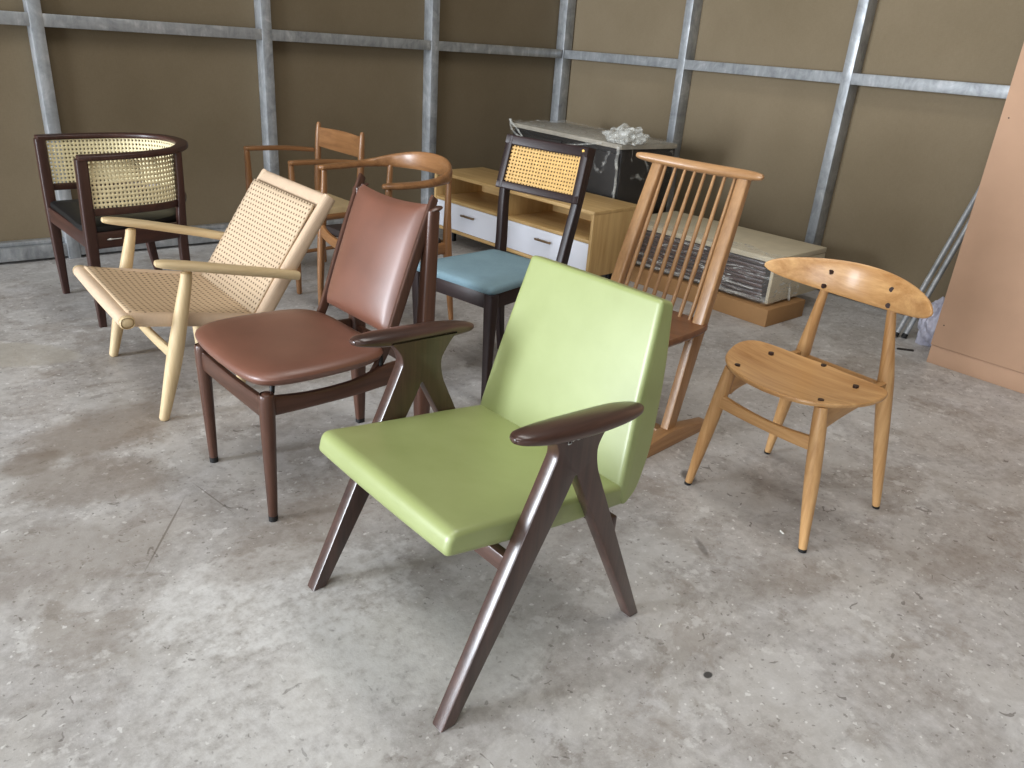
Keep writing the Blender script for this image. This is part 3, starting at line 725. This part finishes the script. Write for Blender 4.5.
# ------------------------------------------------------------------ sideboard
def sideboard():
    t = thing('sideboard', 'low light oak media sideboard with two open bays above two white drawers', 'sideboard', (3.287, 3.724, 0), -86.8)
    W, D, z0, z1 = 1.452, .428, .085, .465; T = .020; hx, hy = W / 2, D / 2
    MB().box((0, 0, z1 - T / 2), (W, D, T), .002).build('top_panel', 'oak_x', t)
    MB().box((0, .0, z0 + T / 2), (W - 2 * T, D - .004, T), .002).build('bottom_panel', 'oak_x', t)
    for s in (-1, 1): MB().box((s * (hx - T / 2), 0, (z0 + z1 - T) / 2), (T, D, z1 - T - z0), .002).build('side_panel', 'oak_z', t)
    zs = z0 + .205
    MB().box((0, .0, zs), (W - 2 * T, D - .01, .020), .002).build('shelf', 'oak_x', t)
    MB().box((0, 0, (zs + z1 - T) / 2), (.022, D - .012, z1 - T - zs - .018), .002).build('divider', 'oak_z', t)
    MB().box((0, hy - .012, (z0 + z1) / 2), (W - 2 * T, .008, z1 - z0 - 2 * T), 0).build('back_panel', 'oak_x', t)
    dw = (W - 2 * T) / 2
    for s in (-1, 1):
        zc = (z0 + T + zs - .010) / 2; hh = zs - .010 - z0 - T - .004
        dr = MB().box((s * dw / 2, -.012, zc), (dw - .005, D - .036, hh), .003).build('drawer', 'white', t, 'white drawer')
        MB().box((s * dw / 2, -hy - .012, zc + .028), (.135, .012, .013), .004).box((s * dw / 2 - .05, -hy - .003, zc + .028), (.010, .018, .009), .002).box((s * dw / 2 + .05, -hy - .003, zc + .028), (.010, .018, .009), .002).build('handle', 'handle', dr, 'bronze bar handle')
    b = MB().box((0, -.13, .072), (W - .22, .028, .026), .003).box((0, .13, .072), (W - .22, .028, .026), .003)
    b.build('base_rail', 'blackmetal', t, 'black metal base')
    for sx in (-1, 1):
        for y in (-.13, .13): MB().box((sx * (hx - .125), y, .031), (.028, .028, .062), .003).build('leg', 'blackmetal', t, 'black metal leg')
    return t
sideboard()

# ------------------------------------------------------------------ dark wrapped cabinet and its film
CX, CY, CW, CD, CHT, CROT = 3.885, 3.847, 1.146, .48, .77, -94.2
def dark_cabinet():
    t = thing('cabinet', 'dark espresso cabinet with dusty grey top under loose clear film, behind the oak sideboard', 'cabinet', (CX, CY, 0), CROT)
    MB().box((0, 0, CHT - .014), (CW, CD, .028), .003).build('top_panel', 'dusttop', t, 'dusty grey top')
    MB().box((0, .006, (CHT - .028 + .05) / 2), (CW - .02, CD - .02, CHT - .028 - .05), .003).build('body', 'espresso', t)
    MB().box((0, .02, .025), (CW - .08, CD - .08, .05), .002).build('plinth', 'espresso', t)
    for s in (-1, 1):
        MB().box((s * (CW / 4 - .003), -CD / 2 + .006, .40), (CW / 2 - .03, .018, CHT - .14), .003).build('door', 'espresso', t)
    cabinet_film(t)
    return t
def cabinet_film(t):
    """loose clear film over the cabinet, parts of the wrapped cabinet"""
    hx, hy = CW / 2, CD / 2
    def drape(u, v):                                   # front skirt of film, sagging between the two corners
        x = -hx - .01 + u * (CW + .02); sag = .02 + .42 * v
        bulge = .012 + .022 * math.sin(math.pi * u) * v + .008 * noise.noise((u * 9, v * 6, 1.3))
        return (x, -hy - bulge, .004 - sag * (1 - .12 * math.sin(u * 9)) + .004)
    MB().grid(drape, 40, 14).build('film_front_skirt', 'filmdark', t, xf=Matrix.Translation((0, 0, CHT)), clip=False, solid=.0012)
    def side(u, v):
        y = -hy - .01 + u * (CD + .01); return (hx + .012 + .01 * v + .008 * noise.noise((u * 7, v * 6, 4.1)), y, .006 - v * .40)
    MB().grid(side, 20, 14).build('film_side_skirt', 'filmdark', t, xf=Matrix.Translation((0, 0, CHT)), clip=False, solid=.0012)
    def top(u, v):
        return (-hx - .012 + u * (CW + .024), -hy - .012 + v * (CD + .02), .006 + .010 * abs(noise.noise((u * 14, v * 7, 2.2))) + .018 * max(0, 1 - u * 6) * abs(noise.noise((u * 30, v * 9, .2))))
    MB().grid(top, 60, 24).build('film_top_sheet', 'film', t, xf=Matrix.Translation((0, 0, CHT)), clip=False, solid=.0012)
    mb = MB(); bmesh.ops.create_icosphere(mb.bm, subdivisions=5, radius=1)
    for v in mb.bm.verts:
        p = v.co.copy(); k = 1 + .38 * noise.noise(p * 1.7) + .22 * noise.noise(p * 3.6 + V(3, 1, 2)) + .05 * noise.noise(p * 9)
        v.co = V(p.x * .135 * k + hx - .045, p.y * .10 * k - hy + .080, max(p.z, -.25) * .075 * k + .026)
    mb.build('film_bunch', 'filmbunch', t, xf=Matrix.Translation((0, 0, CHT)), clip=False, solid=.001, angle=25)
    for a, b, r in (((hx - .01, -hy - .016, -.01), (hx + .006, -hy - .02, -.42), .010), ((-hx - .005, -hy - .02, .02), (-hx + .22, -hy - .045, -.09), .008)):
        pts = []
        for k in range(12):
            q = k / 11; c = V(a).lerp(V(b), q); pts.append((c.x + .010 * noise.noise((q * 7, r * 90, 0)), c.y - .004 * math.sin(q * 9), c.z, r * (1.2 - .7 * q) * (1 + .5 * noise.noise((q * 15, 3, r)))))
        MB().tube(pts, 2, 8, (0, 1, 0)).build('film_twist', 'filmbunch', t, xf=Matrix.Translation((0, 0, CHT)), clip=False, angle=25)
    pts = [(-hx - .004, -hy - .014, .025, .006), (-hx + .03, -hy - .03, -.03, .007), (-hx + .16, -hy - .045, -.075, .006), (-hx + .45, -hy - .045, -.085, .005), (-hx + .75, -hy - .035, -.05, .005), (hx - .16, -hy - .02, -.01, .006)]
    MB().tube(pts, 6, 8).build('film_hem', 'filmbunch', t, xf=Matrix.Translation((0, 0, CHT)), clip=False)
dark_cabinet()

# ------------------------------------------------------------------ wrapped stack on a carton
BX, BY, BR = 3.845, 2.66, -87.5
def cartons():
    t = thing('carton', 'low brown carton on the floor under the film-wrapped stack of boards', 'box', (3.738, 2.585, 0), -89)
    MB().box((0, 0, .048), (1.0, .375, .096), .003).build('box_body', 'carton', t)
    t = thing('wrapped_stack', 'film-wrapped stack of dark boards under a pale fibreboard sheet, behind the spindle-back chair', 'stack of boards', (BX, BY, .110), BR)
    W, D, H = 1.06, .54, .251
    n = 9; z = .0
    for i in range(n):
        h = .0235; MB().box((random.uniform(-.008, .008) - .02, -.006 + random.uniform(-.004, .004), z + h / 2), (W - .06, D - .03, h - .0045), .002).build('board', 'slat', t)
        z += h
    MB().box((-.0, 0, H - .018), (W, D, .028), .002).build('cover_sheet', 'fibre', t, 'pale fibreboard cover sheet')
    MB().box((W / 2 - .010, 0, (H - .034) / 2), (.018, D - .004, H - .036), .002).build('end_panel', 'fibre', t, 'pale end panel')
    def front(u, v):
        return (-W / 2 + u * W, -D / 2 - .004 - .012 * abs(noise.noise((u * 22, v * 5, .7))) - .006 * noise.noise((u * 50, v * 9, 5)), -.001 + v * (H - .001))
    MB().grid(front, 90, 16).build('front_film', 'filmbox', t, clip=False, solid=.0008)
    def topf(u, v):
        return (-W / 2 + u * W, -D / 2 - .004 + v * .16 * (.7 + .5 * noise.noise((u * 6, 1, 2))), H - .002 + .004 * abs(noise.noise((u * 30, v * 6, 3))))
    MB().grid(topf, 70, 8).build('top_film', 'film', t, clip=False, solid=.0008)
    def endf(u, v):
        return (W / 2 + .003 + .005 * abs(noise.noise((u * 14, v * 5, 9))), -D / 2 + u * .30, .002 + v * (H * .9))
    MB().grid(endf, 30, 14).build('end_film', 'filmbox', t, clip=False, solid=.0008)
    pts = [(W / 2 + .006, -D / 2 + .19, .08, .006), (W / 2 + .012, -D / 2 + .20, .004, .007), (W / 2 + .010, -D / 2 + .203, -.001, .004)]
    MB().tube(pts, 4, 8, (0, 1, 0)).build('film_tail', 'filmbunch', t, clip=False)
    pts = [(-W / 2 + k * W / 24, -D / 2 - .008 - .003 * math.sin(k * 2.1), -.0 + .015 + .004 * noise.noise((k * .7, 0, 0)), .008 + .005 * noise.noise((k * .9, 5, 0))) for k in range(25)]
    MB().tube(pts, 3, 8).build('film_hem', 'filmbunch', t, clip=False, angle=25)
cartons()

# ------------------------------------------------------------------ wardrobe carcass, poles, bag, scraps
def wardrobe():
    t = thing('wardrobe', 'tall pinkish-brown fibreboard wardrobe carcass at the right edge, reaching above the frame', 'wardrobe', (3.862, .62, 0), -90)
    # local: x along the wall (left=+x -> world -y), y depth (+ = towards the wall)
    W, D, H = 1.49, .56, 2.3
    MB().box((-0, .004, (H + .092) / 2), (W, .018, H - .092), .002).build('front_panel', 'mdf', t)
    for s in (-1, 1): MB().box((s * (W / 2 - .009), .013 + (D - .018) / 2, (H + .09) / 2), (.018, D - .018, H - .09), .002).build('side_panel', 'mdf', t)
    MB().box((0, D / 2, H - .009), (W - .036, D - .03, .018), .002).build('top_panel', 'mdf', t)
    MB().box((0, D / 2 + .004, .1), (W - .036, D - .03, .018), .002).build('bottom_panel', 'mdf', t)
    MB().box((0, D - .006, H / 2), (W - .036, .006, H - .2), 0).build('back_panel', 'mdf', t)
    MB().box((0, .010, .045), (W - .004, .018, .09), .002).box((W / 2 - .02, D / 2, .045), (.018, D - .04, .09), .002).box((-W / 2 + .02, D / 2, .045), (.018, D - .04, .09), .002).build('plinth', 'mdf', t)
    for y, z in ((.712, 1.14), (.712, .20)):
        MB().tube([(-y + .0, -.004, z, .003), (-y, -.0065, z, .003)], 1, 8, ends='ff').build('screw', 'debris', t)
wardrobe()
def pole(a, b, label):
    a, b = V(a), V(b); t = thing('steel_pole', label, 'pole', a, 0, None)
    d = b - a
    MB().tube([(0, 0, 0, .0135), (*d, .0135)], 1, 16, (0, 1, 0), ends='ff').build('tube', 'steel', t, clip=False)
    MB().tube([(*(-d.normalized() * 0), .0145), (*(d.normalized() * .02), .0145)], 1, 16, (0, 1, 0), ends='ff').build('end_cap', 'rubber', t, clip=False)
pole((4.085, 1.628, .006), (4.585, 1.572, .92), 'left one of two grey steel poles leaning beside the wardrobe')
pole((4.105, 1.592, .006), (4.590, 1.540, .90), 'right one of two grey steel poles, nearest the wardrobe')
def bag():
    mb = MB(); bmesh.ops.create_icosphere(mb.bm, subdivisions=5, radius=1)
    for v in mb.bm.verts:
        p = v.co.copy(); k = 1 + .34 * noise.noise(p * 1.6 + V(5, 2, 1)) + .20 * noise.noise(p * 3.4) + .05 * noise.noise(p * 8)
        v.co = V(p.x * .095 * k, p.y * .075 * k, max(0, .11 + p.z * .125 * k))
    o = mb.build('plastic_bag', 'bag', None, clip=True, solid=.0006, angle=22)
    o.location = (4.14, 1.465, 0); tag(o, 'crumpled lavender-white plastic bag on the floor between the poles and the wardrobe', 'bag')
bag()
def scrap(name, loc, size, rz, mat, label, h=.006):
    mb = MB(); o = rp([(-size, -size * .18), (size * .9, -size * .25), (size, size * .2), (-size * .8, size * .22)], size * .1, 3)
    mb.pad(o, [(.96, 0), (1, h * .4), (.97, h)], lambda x, y: .15 * h * math.sin(x * 90))
    ob = mb.build(name, mat); ob.location = loc; ob.rotation_euler = (0, 0, R(rz)); tag(ob, label, 'scrap')
scrap('offcut_strip', (3.932, 1.501, 0), .045, -48, 'debris', 'dark offcut strip lying on the floor in front of the plastic bag')
scrap('paint_chip', (1.304, .873, 0), .0055, 20, 'debrispale', 'tiny white chip on the floor right of the green armchair rear leg', .004)
scrap('paint_chip', (1.93, .93, 0), .009, 70, 'debrispale', 'small pale flake on the floor right of the oval-back chair front leg', .004)

# ------------------------------------------------------------------ light: daylight through the openings, plus added overhead fill
w = bpy.data.worlds.new('daylight'); SC.world = w; w.use_nodes = True
w.node_tree.nodes['Background'].inputs[0].default_value = (.80, .90, 1.0, 1); w.node_tree.nodes['Background'].inputs[1].default_value = .6
def area_lamp(name, loc, rot, sx, sy, power, col=(.85, .915, 1.0)):
    l = bpy.data.lights.new(name, 'AREA'); l.shape = 'RECTANGLE'; l.size = sx; l.size_y = sy; l.energy = power; l.color = col
    o = bpy.data.objects.new(name, l); COL.objects.link(o); o.location = loc; o.rotation_euler = rot
    return o
for (a, b, zt), p in zip(SIDE, (400, 1020)):
    area_lamp('doorway_daylight', (XW + .05, (a + b) / 2, zt / 2), (0, R(-90), 0), zt - .1, b - a - .1, p)
for a, b, zt in REAR:
    area_lamp('doorway_daylight', ((a + b) / 2, YW + .05, zt / 2), (R(90), 0, 0), b - a - .1, zt - .1, 14)
for x, y in ((-.6, .6), (1.9, 1.2)):                       # added fill lamps under the closed roof, brightening floor and seat tops
    area_lamp('overhead_fill', (x, y, HC - .03), (0, 0, 0), .9, 3.2, 62, (1, .985, .95))
# ------------------------------------------------------------------ camera
cd = bpy.data.cameras.new('camera'); cam = bpy.data.objects.new('camera', cd); COL.objects.link(cam)
cd.sensor_fit = 'HORIZONTAL'; cd.sensor_width = 36; cd.lens = 771.6 / 1024 * 36; cd.clip_start = .05
pitch, roll, yaw = R(23.88), R(4.26), R(41.07)
fw0 = V(math.sin(yaw), math.cos(yaw), 0); rt0 = V(math.cos(yaw), -math.sin(yaw), 0); up0 = V(0, 0, 1)
fw = fw0 * math.cos(pitch) - up0 * math.sin(pitch); u0 = up0 * math.cos(pitch) + fw0 * math.sin(pitch)
rt = rt0 * math.cos(roll) + u0 * math.sin(roll); up = u0 * math.cos(roll) - rt0 * math.sin(roll)
mt = Matrix((rt, up, -fw)).transposed().to_4x4(); mt.translation = V(0, 0, CAMH)
cam.matrix_world = mt; SC.camera = cam
SC.view_settings.view_transform = 'Standard'; SC.view_settings.look = 'None'
SC.view_settings.gamma = 1; SC.view_settings.use_curve_mapping = False; SC.view_settings.exposure = 0.0
